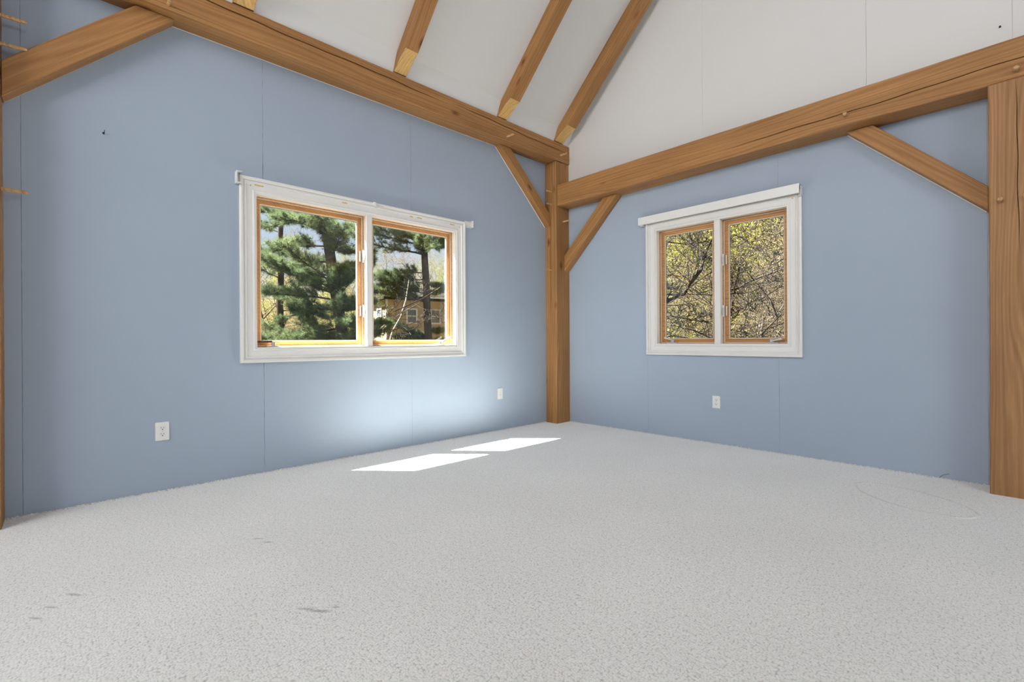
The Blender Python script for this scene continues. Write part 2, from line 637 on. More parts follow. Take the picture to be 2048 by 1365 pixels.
def jag_panel(name, u0, u1, v0, v1, hole, place, mat, parent, gap=0.0012, jl=0.0, jr=0.0, seed=0, topfn=None):
    """a wallboard sheet with its own slightly ragged edges; place(u, v, d) gives the 3D point at depth d behind the face"""
    r = random.Random(seed)
    bm = bmesh.new()
    a, b = u0 + gap, u1 - gap

    def strip(us, ue, vs, ve, jagl, jagr, top=None):
        n = max(1, int((ve - vs) / 0.04)) if (jagl or jagr) else 1
        prev = None
        for i in range(n + 1):
            v = vs + (ve - vs) * i / n
            l = us + (r.uniform(-jagl, jagl) if jagl else 0)
            q = ue + (r.uniform(-jagr, jagr) if jagr else 0)
            vl = vr = v
            if top is not None:
                vl = vs + (top(us) - vs) * i / n
                vr = vs + (top(ue) - vs) * i / n
            cur = [bm.verts.new(place(l, vl, 0)), bm.verts.new(place(q, vr, 0)), bm.verts.new(place(l, vl, 0.006)), bm.verts.new(place(q, vr, 0.006))]
            if prev:
                bm.faces.new((prev[0], prev[1], cur[1], cur[0]))
                bm.faces.new((prev[0], cur[0], cur[2], prev[2]))
                bm.faces.new((prev[1], prev[3], cur[3], cur[1]))
            prev = cur
    for (p, q, c, d) in (rect_minus(a, b, v0, v1, hole) if hole else [(a, b, v0, v1)]):
        strip(p, q, c, d, jl if abs(p - a) < 1e-6 else 0, jr if abs(q - b) < 1e-6 else 0, topfn)
    return obj(name, bm, mat, parent)


PL = lambda u, v, d: (-d, u, v)
PR = lambda u, v, d: (u, d, v)
seams = [ROOMY, -6.01, -4.72, -3.43, -2.13, 0.0]
for i in range(5):
    jag_panel('wall_panel', seams[i], seams[i + 1], 0.0, 3.18, HL, PL, M['blue'], wall_left,
              gap=0.0007, jl=0.0011 if i == 3 else 0.0004, jr=0.0011 if i == 2 else 0.0004, seed=i)

bm = bmesh.new()
for (a, b, c, d) in rect_minus(-0.13, ROOMX, -0.06, 2.75, HR):
    box(bm, (a, 0.006, c), (b, 0.102, d))
apex = CZ0 + CK * ROOMX / 2
wall_right = struct(obj('wall_right', bm, M['board']), 'blue painted end wall with the narrower window, white gable above')
gb = prism([(-0.13, 2.75), (ROOMX, 2.75), (ROOMX, CZ0), (ROOMX / 2, apex + 0.1), (0.0, CZ0 + 0.12), (-0.13, CZ0 - 0.1)], lambda u, v, t: (u, t, v), 0.006, 0.13)
obj('gable_backing', gb, M['boardw'], wall_right)
rs = [0.0, 1.258, 2.54, 3.83, ROOMX]
for i in range(4):
    jag_panel('wall_panel', rs[i], rs[i + 1], 0.0, 2.75, HR, PR, M['blue'], wall_right, gap=0.0005, jl=0.0003, jr=0.0003, seed=20 + i)
gs = [0.0, 1.87, 3.17, ROOMX / 2, 5.1, 6.4, ROOMX]
topf = lambda u: CZ0 + CK * min(u, ROOMX - u) + 0.03
for i in range(6):
    jag_panel('gable_panel', gs[i], gs[i + 1], 2.75, 4.0, None, PR, M['ceil'], wall_right, gap=0.0006, jl=0.0005, jr=0.0005, seed=30 + i, topfn=topf)

# walls behind the camera, without openings
bm = bmesh.new()
box(bm, (-0.13, ROOMY - 0.12, -0.06), (ROOMX + 0.12, ROOMY, 3.3))
struct(obj('wall_back', bm, M['blue']), 'blue wall behind the camera')
gb = prism([(-0.13, 3.3), (ROOMX + 0.1, 3.3), (ROOMX / 2, apex + 0.2)], lambda u, v, t: (u, t, v), ROOMY - 0.12, ROOMY)
struct(obj('wall_back_gable', gb, M['ceil']), 'white gable behind the camera')
struct(obj('wall_side', bbox((ROOMX, ROOMY, -0.06), (ROOMX + 0.12, 0.13, 3.5)), M['blue']), 'blue wall to the right of the camera')

# ------------------------------------------------------------------ ceiling
XE = -0.428


def roofpoly(x0, x1, t=0.22):
    z = lambda x: CZ0 + CK * x
    return [(x0, z(x0)), (x1, z(x1)), (x1, z(x1) + t), (x0, z(x0) + t)]


gb = prism(roofpoly(XE, ROOMX / 2), lambda u, v, t: (u, t, v), ROOMY - 0.3, 0.35)
ceiling = struct(obj('ceiling', gb, M['ceil']), 'white sloping ceiling between the rafters')
m_ = [(ROOMX - u, v) for u, v in roofpoly(XE, ROOMX / 2)]
struct(obj('ceiling_far_slope', prism(m_, lambda u, v, t: (u, t, v), ROOMY - 0.3, 0.35), M['ceil']), 'white ceiling slope on the other side of the ridge')
# short steep strip of board between the beam and the slope
gb = prism([(0.172, 3.395), (0.243, CZ0 + CK * 0.243 + 0.001), (0.20, CZ0 + CK * 0.243), (0.05, 3.395)], lambda u, v, t: (u, t, v), ROOMY, 0.0)
struct(obj('trim_1', gb, M['ceil']), 'narrow white board strip between the left beam and the sloping ceiling')

# ------------------------------------------------------------------ timbers
lb = timber('tie_beam', (0.095, -6.4, 3.28), (0, 1, 0), (0, 0, 1), (1, 0, 0), 6.4, 0.22, 0.19, M['wood'],
            crack=[(1.9, 4.55, 0.055, 0.030, 0.005, 0.04), (4.62, 6.39, 0.055, 0.015, 0.005, 0.04)], seed=1)
tag(lb, 'long brown timber beam along the top of the left wall, with drying cracks', 'beam')
for (y, z, ln) in ((-1.045, 3.215, 0.10), (-0.165, 3.245, 0.10), (-4.04, 3.20, 0.09)):
    peg(lb, (y + 6.4, z - 3.28, 0.095), (0, 0, 1), ln, 0.011)

rb = timber('tie_beam', (6.6, -0.11, 2.75), (-1, 0, 0), (0, 0, 1), (0, -1, 0), 6.42, 0.255, 0.22, M['wood'],
            crack=[(2.3, 4.4, -0.005, -0.045, 0.0035, 0.03)], seed=2)
tag(rb, 'heavy brown timber beam crossing the right wall below the white gable', 'beam')
for (x, z) in ((3.08, 2.700), (3.965, 2.672)):
    peg(rb, (6.6 - x, z - 2.75, 0.11), (0, 0, 1), 0.045, 0.016)

cp = timber('corner_post', (0.09, -0.12, 0.0), (0, 0, 1), (-1, 0, 0), (0, -1, 0), 3.165, 0.178, 0.24, M['wood'],
            crack=[(1.3, 3.1, 0.015, -0.02, 0.004, 0.03)], seed=3)
tag(cp, 'upright timber post standing in the corner between the two windows', 'post')
for (z, x) in ((1.86, 0.06), (2.81, 0.06), (2.655, 0.06)):
    peg(cp, (z, 0.09 - 0.10, 0.12), (0, 0, 1), 0.085, 0.010)
peg(cp, (2.45, -0.089, -0.005), (0, -1, 0), 0.10, 0.010)

rp = timber('gable_post', (3.96, -0.112, 0.0), (0, 0, 1), (-1, 0, 0), (0, -1, 0), 2.618, 0.24, 0.224, M['wood_red'],
            crack=[(1.55, 2.6, -0.02, 0.0, 0.002, 0.02)], seed=9)
tag(rp, 'thick upright timber post at the right edge of the photo', 'post')
for (x, z) in ((3.893, 1.872), (4.003, 1.872)):
    peg(rp, (z, 3.96 - x, 0.112), (0, 0, 1), 0.05, 0.015)

lp = timber('side_post', (0.105, -4.912, 0.0), (0, 0, 1), (0, 1, 0), (1, 0, 0), 3.165, 0.24, 0.21, M['wood'], seed=5)
# local x = up, y = +Y, z = +X  (left-handed frame avoided by swapping below)
basis(lp, (0.105, -4.912, 0.0), (0, 0, 1), (0, -1, 0), (1, 0, 0))
lp.matrix_world = Matrix(((0, 0, 1, 0.105), (0, 1, 0, -4.912), (-1, 0, 0, 3.165), (0, 0, 0, 1)))
tag(lp, 'timber post cut off by the left edge of the photo', 'post')
for z in (2.826, 2.668, 1.861):
    peg(lp, (3.165 - z, 0.12, -0.005), (0, 1, 0), 0.105, 0.0105)


def brace(name, A, B, Cc, D, place, t0, t1, mat, label, seed=0, dirsign=1):
    """a diagonal brace: A-B lower edge, Cc-D upper edge in wall coordinates (u, z)"""
    ax = (Vector(B) - Vector(A)).normalized()
    ay = Vector((-ax.y, ax.x))
    mid = Vector(A)
    pts = [((Vector(p) - mid).dot(ax), (Vector(p) - mid).dot(ay)) for p in (A, B, D, Cc)]
    bm = prism(pts, lambda u, v, t: (u, v, t), t0, t1, 0.004)
    o = obj(name, bm, mat)
    p0 = Vector(place(A[0], A[1], 0))
    X = Vector(place(A[0] + ax.x, A[1] + ax.y, 0)) - p0
    Y = Vector(place(A[0] + ay.x, A[1] + ay.y, 0)) - p0
    Z = Vector(place(A[0], A[1], -1)) - p0
    o.matrix_world = Matrix(((X.x, Y.x, Z.x, p0.x), (X.y, Y.y, Z.y, p0.y), (X.z, Y.z, Z.z, p0.z), (0, 0, 0, 1)))
    tag(o, label, 'brace')
    return o


BL = 3.168
bL = brace('knee_brace', (-3.994, BL), (-4.79, 2.372), (-4.20, BL), (-4.79, 2.578), PL, 0.001, 0.10, M['wood'],
           'diagonal timber brace high on the left wall above the outlet side')
bC = brace('knee_brace', (-1.054, BL), (-0.242, 2.385), (-0.895, BL), (-0.242, 2.54), PL, 0.001, 0.085, M['wood'],
           'diagonal timber brace on the left wall beside the corner post')
bD = brace('knee_brace', (0.955, 2.62), (0.182, 1.845), (0.755, 2.62), (0.182, 2.035), PR, 0.001, 0.10, M['wood'],
           'diagonal timber brace from corner post to right beam')
bR = brace('knee_brace', (3.052, 2.62), (3.838, 1.845), (3.222, 2.62), (3.838, 2.005), PR, 0.001, 0.09, M['wood'],
           'diagonal timber brace under the right beam, meeting the thick right post')

# thin white caulk lines where timbers meet the wall
o = obj('caulk_line', bbox((2.40, -0.1135, -0.0949), (5.34, -0.1095, -0.089)), M['caulk'], lb)
o = obj('caulk_line', bbox((0.0, -0.006, 0.0012), (1.12, 0.0, 0.006)), M['caulk'], bL)
o = obj('caulk_line', bbox((0.0, -0.006, 0.0012), (1.12, 0.0, 0.006)), M['caulk'], bC)
o = obj('caulk_line', bbox((0.0, -0.006, 0.0012), (1.09, 0.0, 0.006)), M['caulk'], bR)

# rafters: side profile in (x, z), extruded along y; the foot is cut back to fresh wood
RZ = 3.145


def rafter(y0, y1, label, seed):
    L = 5.2
    ang = math.atan(CK)
    ca, sa = math.cos(ang), math.sin(ang)
    prof = [(0.388, RZ + CK * 0.388 - 0.006), (0.33, 3.492), (0.285, 3.466), (0.232, 3.425), (0.19, 3.398)]
    O = Vector((0.19, 3.398))

    def loc(p):
        d = Vector(p) - O
        return (d.x * ca + d.y * sa, -d.x * sa + d.y * ca)
    top = ROOMX / 2 - 0.05
    zt = lambda x: CZ0 + CK * x
    foot = [loc(p) for p in prof]
    # top edge sits just under the ceiling boards
    outer = [loc(p) for p in ((0.165, 3.398), (0.214, zt(0.214) - 0.004), (top, zt(top) - 0.003), (top, RZ + CK * top))]
    poly = outer + foot
    bm = prism(poly, lambda u, v, t: (u, t, v), y0, y1, 0.0)
    o = obj('rafter', bm, M['wood'])
    o.matrix_world = Matrix(((ca, 0, -sa, 0.19), (0, 1, 0, 0), (sa, 0, ca, 3.398), (0, 0, 0, 1)))
    tag(o, label, 'rafter')
    # fresh pale face of the foot cut
    bm = bmesh.new()
    va, vb = [], []
    for (u, v) in foot:
        va.append((u, v))
    nrm = []
    for i in range(len(va)):
        p = Vector(va[max(0, i - 1)])
        q = Vector(va[min(len(va) - 1, i + 1)])
        t = (q - p).normalized()
        nrm.append(Vector((-t.y, t.x)))
    for i in range(len(va) - 1):
        k = [Vector(va[i]), Vector(va[i + 1])]
        q0 = k[0] + nrm[i] * -0.0008 * (1 if nrm[i].y > 0 else -1)
        q1 = k[1] + nrm[i + 1] * -0.0008 * (1 if nrm[i + 1].y > 0 else -1)
        vs = [bm.verts.new((q0.x, y0 + 0.0015, q0.y)), bm.verts.new((q1.x, y0 + 0.0015, q1.y)), bm.verts.new((q1.x, y1 - 0.0015, q1.y)), bm.verts.new((q0.x, y1 - 0.0015, q0.y))]
        bm.faces.new(vs)
    f = obj("foot_cut", bm, M["bare"], o)
    f['label'] = 'pale freshly cut foot of the rafter'
    return o


rafter(-3.67, -3.535, 'rafter whose foot shows at the top left edge of the ceiling', 11)
rafter(-2.41, -2.285, 'rafter above the wide left window', 12)
rafter(-1.18, -1.045, 'middle rafter, second from the corner', 13)
rafter(-0.27, -0.115, 'rafter nearest the corner beside the white gable', 14)
for y in (-4.93, -6.2):
    rafter(y, y + 0.13, ('rafter past the left edge of the photo, above the left post' if y > -5 else 'rafter farthest from the corner, past the left post'), 15)


# ------------------------------------------------------------------ windows
def window(name, place, u0, u1, z0, z1, m0, m1, label, lockside):
    """place(u, z, d): d > 0 goes out of the room through the wall"""
    root = empty(name, place((u0 + u1) / 2, z0, 0))
    root['kind'] = 'structure'
    root['label'] = label
    bpy.context.view_layer.update()
    inv = root.matrix_world.inverted()

    def P(u, z, d):
        return inv @ Vector(place(u, z, d))

    def pbox(nm, ua, ub, za, zb, da, db, mat, parent=None, bev=0.0):
        bm = bmesh.new()
        c = [(ua, za, da), (ub, za, da), (ub, zb, da), (ua, zb, da), (ua, za, db), (ub, za, db), (ub, zb, db), (ua, zb, db)]
        v = [bm.verts.new(P(*p)) for p in c]
        for f in ((0, 3, 2, 1), (4, 5, 6, 7), (0, 1, 5, 4), (1, 2, 6, 5), (2, 3, 7, 6), (3, 0, 4, 7)):
            bm.faces.new([v[i] for i in f])
        if bev:
            bmesh.ops.bevel(bm, geom=list(bm.edges), offset=bev, segments=1, affect='EDGES')
        return obj(nm, bm, mat, parent or root)

    # moulded casing, four mitred boards; profile (distance from the inner edge, height from the wall)
    W = 0.105
    prof = [(0.0, 0.0), (0.0, 0.012), (0.003, 0.016), (0.011, 0.016), (0.016, 0.009), (0.030, 0.010), (0.056, 0.013), (0.062, 0.021), (0.069, 0.0215),
            (0.071, 0.014), (0.079, 0.0145), (0.082, 0.024), (0.090, 0.029), (0.101, 0.029), (W, 0.026), (W, 0.0)]
    corners = [(u0, z0, -1, -1), (u1, z0, 1, -1), (u1, z1, 1, 1), (u0, z1, -1, 1)]
    for s in range(4):
        a, b = corners[s], corners[(s + 1) % 4]
        bm = bmesh.new()
        va = [bm.verts.new(P(a[0] + a[2] * w, a[1] + a[3] * w, -h)) for w, h in prof]
        vb = [bm.verts.new(P(b[0] + b[2] * w, b[1] + b[3] * w, -h)) for w, h in prof]
        for i in range(len(prof) - 1):
            bm.faces.new((va[i], va[i + 1], vb[i + 1], vb[i]))
        bm.faces.new(va)
        bm.faces.new(vb[::-1])
        obj('casing_board', bm, M['white'], root)
    # white jamb lining
    J = 0.012
    for (a, b, c, d) in ((u0, u0 + J, z0, z1), (u1 - J, u1, z0, z1), (u0 + J, u1 - J, z0, z0 + J), (u0 + J, u1 - J, z1 - J, z1)):
        pbox('jamb_board', a, b, c, d, -0.010, 0.055, M['white'])
    pbox('mullion', m0, m1, z0 + J, z1 - J, -0.004, 0.055, M['white'], bev=0.002)
    pbox('mullion_core', m0 - 0.002, m1 + 0.002, z0 + J, z1 - J, 0.055, 0.102, M['sash'])
    # two casements
    for k, (a, b) in enumerate(((u0 + J, m0), (m1, u1 - J))):
        c, d = z0 + J, z1 - J

        def ring(nm, e, w, da, db, mat, parent, bev=0.0):
            for (p, q, r_, s_) in ((a + e, a + e + w, c + e, d - e), (b - e - w, b - e, c + e, d - e), (a + e + w, b - e - w, c + e, c + e + w), (a + e + w, b - e - w, d - e - w, d - e)):
                pbox(nm, p, q, r_, s_, da, db, mat, parent, bev)
        fr = empty('frame', (0, 0, 0))
        fr.parent = root
        ring('frame_stop', 0.0, 0.008, 0.052, 0.066, M['sash'], fr)
        ring('weatherstrip', 0.0, 0.014, 0.066, 0.074, M['vinyl'], fr)
        ring('frame_rail', 0.0, 0.010, 0.074, 0.102, M['sash'], fr)
        sa_ = empty('sash', (0, 0, 0))
        sa_.parent = root
        ring('rail', 0.013, 0.034, 0.078, 0.101, M['sash'], sa_, 0.002)
        ring('glazing_bead', 0.047, 0.006, 0.084, 0.099, M['vinyl'], sa_)
        ring('gasket', 0.053, 0.003, 0.089, 0.098, M['rubber'], sa_)
        pbox('pane', a + 0.048, b - 0.048, c + 0.048, d - 0.048, 0.0925, 0.0945, M['glass'], sa_)
    # casement locks on the mullion side
    for zz in (1.765, 1.275):
        uu = lockside[0]
        sgn = lockside[1]
        lk = pbox('lock', uu, uu + sgn * 0.014, zz - 0.055, zz + 0.055, 0.040, 0.056, M['vinyl'], None, 0.002)
        pbox('lock_lever', uu + sgn * 0.003, uu + sgn * 0.011, zz - 0.035, zz + 0.03, 0.026, 0.040, M['metal'], lk, 0.002)
        pbox('keeper', uu + sgn * 0.026, uu + sgn * 0.034, zz - 0.045, zz + 0.045, 0.058, 0.072, M['vinyl'], lk, 0.001)
    return root, pbox, P


w1, pb1, P1 = window('window_1', PL, LWY0, LWY1, LWZ0, LWZ1, -2.585, -2.532, 'wide two-pane casement window with white moulded casing in the left wall', (-2.586, -1))
w2, pb2, P2 = window('window_2', PR, RWX0, RWX1, RWZ0, RWZ1, 1.977, 2.034, 'narrower two-pane casement window in the right wall', (2.035, 1))


def crank(pbox, uc, z, sgn, handle_mat, label, folded=True):
    """casement operator: base cover, hub and folding handle"""
    base = pbox('crank', uc - 0.055, uc + 0.055, z, z + 0.012, 0.005, 0.045, M['metal'], None, 0.004)
    base['label'] = label
    pbox('crank_hub', uc - 0.014, uc + 0.014, z + 0.010, z + 0.040, 0.010, 0.035, M['metal'], base, 0.005)
    if folded:
        pbox('crank_handle', uc + sgn * 0.01, uc + sgn * 0.125, z + 0.036, z + 0.050, 0.012, 0.028, handle_mat, base, 0.004)
    return base


crank(pb1, -3.355, 0.963, -1, M['bronze'], 'metal crank with a dark folded handle')
b_ = crank(pb1, -1.79, 0.963, 1, M['vinyl'], 'metal crank with a raised white handle', False)
# raised handle, slanting up to the right
bm = prism([(-1.79, 0.995), (-1.775, 0.985), (-1.665, 1.035), (-1.668, 1.055), (-1.675, 1.047)], lambda u, v, t: P1(u, v, t), 0.006, 0.018)
obj('crank_handle', bm, M['vinyl'], b_)
b_ = crank(pb2, 1.53, 0.963, 1, M['metal'], 'metal crank of the left casement', False)
bm = prism([(1.53, 0.995), (1.54, 1.0), (1.445, 1.03), (1.44, 1.018)], lambda u, v, t: P2(u, v, t), 0.01, 0.022)
obj('crank_handle', bm, M['metal'], b_)
b_ = crank(pb2, 2.475, 0.963, 1, M['metal'], 'metal crank of the right casement', False)
bm = prism([(2.475, 0.990), (2.49, 0.985), (2.56, 0.998), (2.555, 1.012)], lambda u, v, t: P2(u, v, t), 0.01, 0.022)
obj('crank_handle', bm, M['metal'], b_)


def residue(pbox, spots, w):
    for (u, z, hw, hh) in spots:
        o = pbox('adhesive_residue', u - hw, u + hw, z - hh, z + hh, -0.0135, -0.016, M['tape'], None, 0.0006)
        o['label'] = 'yellow adhesive residue'


residue(pb1, [(-3.461, 2.196, 0.030, 0.007), (-2.79, 2.196, 0.022, 0.008), (-2.045, 2.194, 0.026, 0.007), (-2.135, 2.190, 0.016, 0.006), (-1.655, 2.196, 0.030, 0.007)], w1)
residue(pb2, [(2.645, 2.222, 0.030, 0.008)], w2)
for (pb, u, z) in ((pb1, -3.52, 2.183), (pb2, 2.655, 2.205), (pb1, -1.565, 2.18)):
    pb('screw_hole', u - 0.003, u + 0.003, z - 0.003, z + 0.003, -0.0145, -0.0150, M['slot'], None, 0.0008)


# ---- blind hardware left over the windows
def channel(name, place, ua, ub, z0, z1, dep, t, mat, closed_end=None):
    """C-shaped bracket or headrail: front plate, top and bottom lips"""
    root = empty(name, place((ua + ub) / 2, z0, 0))
    bpy.context.view_layer.update()
    inv = root.matrix_world.inverted()

    def pb(nm, a, b, c, d, e, f):
        bm = bmesh.new()
        cc = [(a, c, e), (b, c, e), (b, d, e), (a, d, e), (a, c, f), (b, c, f), (b, d, f), (a, d, f)]
        v = [bm.verts.new(inv @ Vector(place(*p))) for p in cc]
        for q in ((0, 3, 2, 1), (4, 5, 6, 7), (0, 1, 5, 4), (1, 2, 6, 5), (2, 3, 7, 6), (3, 0, 4, 7)):
            bm.faces.new([v[i] for i in q])
        bmesh.ops.bevel(bm, geom=list(bm.edges), offset=min(0.001, t / 3), segments=1, affect='EDGES')
        return obj(nm, bm, mat, root)
    return root, pb


# left window: end brackets and one centre clip
br, pb = channel('blind_bracket', PL, -3.600, -3.596, 2.205, 2.285, 0.05, 0.002, M['plate'])
pb('side_plate', -3.622, -3.617, 2.176, 2.262, -0.002, -0.056)
pb('back_plate', -3.617, -3.5965, 2.176, 2.262, -0.002, -0.005)
pb('top_lip', -3.617, -3.585, 2.257, 2.262, -0.005, -0.056)
pb('bottom_lip', -3.617, -3.590, 2.176, 2.181, -0.031, -0.056)
tag(br, 'white blind bracket at the top left corner of the wide left window', 'bracket')
br, pb = channel('blind_bracket', PL, -1.49, -1.40, 2.20, 2.26, 0.05, 0.002, M['plate'])
pb('back_plate', -1.488, -1.405, 2.195, 2.262, -0.001, -0.005)
pb('bottom_lip', -1.488, -1.405, 2.195, 2.199, -0.005, -0.040)
pb('side_plate', -1.405, -1.401, 2.195, 2.270, -0.001, -0.042)
pb('top_lip', -1.450, -1.405, 2.259, 2.262, -0.005, -0.020)
tag(br, 'white blind bracket at the top right corner of the wide left window', 'bracket')
br, pb = channel('blind_clip', PL, -2.52, -2.46, 2.20, 2.26, 0.05, 0.002, M['plate'])
pb('clip_plate', -2.530, -2.440, 2.206, 2.218, -0.028, -0.033)
pb('clip_arm', -2.535, -2.512, 2.218, 2.246, -0.028, -0.046)
pb('clip_tongue', -2.500, -2.430, 2.198, 2.206, -0.028, -0.040)
tag(br, 'small white clip on top of the left window casing, middle', 'clip')

# right window: white headrail still in place
hr, pb = channel('blind_headrail', PR, 1.19, 2.73, 2.235, 2.31, 0.05, 0.003, M['plate'])
pb('front_board', 1.190, 2.722, 2.228, 2.308, -0.062, -0.068)
pb('top_board', 1.190, 2.722, 2.305, 2.308, -0.002, -0.062)
pb('bottom_lip', 1.190, 2.722, 2.228, 2.231, -0.050, -0.062)
pb('end_lip', 1.190, 1.194, 2.228, 2.308, -0.030, -0.062)
pb('bracket', 1.20, 1.245, 2.222, 2.226, -0.004, -0.060)
pb('bracket', 2.728, 2.731, 2.205, 2.290, -0.001, -0.060)
pb('bracket', 2.700, 2.728, 2.205, 2.208, -0.029, -0.060)
tag(hr, 'white blind headrail above the narrower right window', 'headrail')


# ------------------------------------------------------------------ outlets
def outlet(place, u, z, w, h, label, kind='duplex'):
    root = empty('wall_outlet' if kind == 'duplex' else 'wall_plate', place(u, z, 0))
    bpy.context.view_layer.update()
    inv = root.matrix_world.inverted()

    def pb(nm, a, b, c, d, e, f, mat, parent=None, bev=0.0, seg=1):
        bm = bmesh.new()
        cc = [(a, c, e), (b, c, e), (b, d, e), (a, d, e), (a, c, f), (b, c, f), (b, d, f), (a, d, f)]
        v = [bm.verts.new(inv @ Vector(place(u + p[0], z + p[1], p[2]))) for p in cc]
        for q in ((0, 3, 2, 1), (4, 5, 6, 7), (0, 1, 5, 4), (1, 2, 6, 5), (2, 3, 7, 6), (3, 0, 4, 7)):
            bm.faces.new([v[i] for i in q])
        if bev:
            bmesh.ops.bevel(bm, geom=list(bm.edges), offset=bev, segments=seg, affect='EDGES')
        return obj(nm, bm, mat, parent or root)
    pb('plate', -w / 2, w / 2, -h / 2, h / 2, -0.0002, -0.007, M['plate'], None, 0.003, 2)
    if kind == 'duplex':
        for s in (1, -1):
            cz = s * h * 0.165
            bm = bmesh.new()
            n = 20
            pts = []
            for k in range(n):
                a = 2 * math.pi * k / n
                pts.append((0.0185 * math.cos(a), max(-0.0145, min(0.0145, 0.0185 * math.sin(a)))))
            fa = [bm.verts.new(inv @ Vector(place(u + p, z + cz + q, -0.0071))) for p, q in pts]
            fb = [bm.verts.new(inv @ Vector(place(u + p * 0.94, z + cz + q * 0.94, -0.0090))) for p, q in pts]
            for k in range(n):
                bm.faces.new((fa[k], fa[(k + 1) % n], fb[(k + 1) % n], fb[k]))
            bm.faces.new(fb)
            sk = obj('socket', bm, M['plate'], root)
            pb('slot', -0.0085, -0.0062, cz + 0.000, cz + 0.010, -0.0091, -0.0094, M['slot'], sk)
            pb('slot', 0.0062, 0.0085, cz + 0.000, cz + 0.009, -0.0091, -0.0094, M['slot'], sk)
            pb('ground_hole', -0.003, 0.003, cz - 0.010, cz - 0.004, -0.0091, -0.0094, M['slot'], sk, 0.0001)
        pb('screw', -0.0025, 0.0025, -0.0025, 0.0025, -0.0071, -0.0085, M['metal'], None, 0.0006)
    else:
        pb('insert', -0.0165, 0.0165, -0.034, 0.034, -0.0071, -0.0085, M['plate'], None, 0.0008)
        pb('insert_strip', -0.006, 0.006, -0.022, 0.022, -0.0086, -0.0092, M['vinyl'], None, 0.0001)
        pb('jack', 0.000, 0.004, -0.014, -0.009, -0.0093, -0.0096, M['slot'])
        for s in (1, -1):
            pb('screw', -0.0025, 0.0025, s * 0.048 - 0.0025, s * 0.048 + 0.0025, -0.0071, -0.0080, M['metal'], None, 0.0006)
    return root


tag(outlet(PL, -4.064, 0.404, 0.078, 0.124, ''), 'white electrical outlet low on the left wall, left of the wide window', 'outlet')
tag(outlet(PL, -1.004, 0.411, 0.080, 0.124, '', 'blank'), 'white wall plate without sockets, near the corner post', 'wall plate')
tag(outlet(PR, 1.991, 0.402, 0.074, 0.118, ''), 'white electrical outlet low on the right wall, below the narrower window', 'outlet')

# small things on the walls
bm = bmesh.new()
bmesh.ops.create_cone(bm, cap_ends=True, segments=10, radius1=0.006, radius2=0.004, depth=0.018, matrix=Matrix.Translation((0.009, 0, 0)) @ Matrix.Rotation(math.pi / 2, 4, 'Y'))
h = obj('screw_hook', bm, M['slot'], None, (0.0005, -4.356, 2.33))
bm = bmesh.new()
box(bm, (0.012, 0.003, 0.002), (0.016, 0.006, 0.018))
obj('hook_tip', bm, M['slot'], h)
tag(h, 'small dark screw hook high on the left part of the blue wall', 'hook')
bm = bmesh.new()
bmesh.ops.create_cone(bm, cap_ends=True, segments=10, radius1=0.006, radius2=0.005, depth=0.012, matrix=Matrix.Translation((0, -0.006, 0)) @ Matrix.Rotation(math.pi / 2, 4, 'X'))
h = obj('screw', bm, M['slot'], None, (3.894, -0.0005, 3.073))
tag(h, 'small screw in the white gable above the right post', 'screw')
# a stray wire curling up behind the carpet edge
vs, fs = [], []
pts = [Vector((3.583, -0.010, 0.0)), Vector((3.585, -0.012, 0.012)), Vector((3.595, -0.014, 0.026)), Vector((3.612, -0.016, 0.037)), Vector((3.633, -0.018, 0.044))]
for i, p in enumerate(pts):
    for k in range(4):
        a = k * math.pi / 2
        vs.append((p.x + 0.0014 * math.cos(a), p.y + 0.0014 * math.sin(a), p.z + 0.0010 * math.sin(a)))
for i in range(len(pts) - 1):
    for k in range(4):
        fs.append((i * 4 + k, i * 4 + (k + 1) % 4, i * 4 + 4 + (k + 1) % 4, i * 4 + 4 + k))
wv_ = rawobj('wire', vs, fs, M['slot'])
tag(wv_, 'thin dark wire curling up at the foot of the right wall', 'wire')


# ------------------------------------------------------------------ outdoors
def smooth(a, b, x):
    t = np.clip((x - a) / (b - a), 0, 1)
    return t * t * (3 - 2 * t)


def ground_z(x, y):
    x = np.asarray(x, dtype=float)
    y = np.asarray(y, dtype=float)
    r = np.hypot(x - CAM.x, y - CAM.y)
    back = smooth(0.62, 0.86, (y - CAM.y) / np.maximum(r, 0.1))     # towards the wooded slope behind the right window
    z = -3.0 + back * 0.30 * np.maximum(r - 12, 0) * (r < 200)
    z = z + (1 - back) * 11.0 * smooth(48, 90, r)
    z = np.minimum(z, 14.0)
    z = z + 0.25 * np.sin(x * 0.31 + 1.0) * np.cos(y * 0.27) * smooth(8, 20, r)
    return z


gx = np.linspace(-110, 60, 120)
gy = np.linspace(-60, 110, 120)
X, Y = np.meshgrid(gx, gy)
Z = ground_z(X, Y)
V = np.stack([X.ravel(), Y.ravel(), Z.ravel()], 1)
idx = np.arange(120 * 120).reshape(120, 120)
F = np.stack([idx[:-1, :-1].ravel(), idx[:-1, 1:].ravel(), idx[1:, 1:].ravel(), idx[1:, :-1].ravel()], 1)
struct(rawobj('ground', V, F, M['litter'], smooth=True), 'ground outside, brown leaf litter rising to a wooded slope')


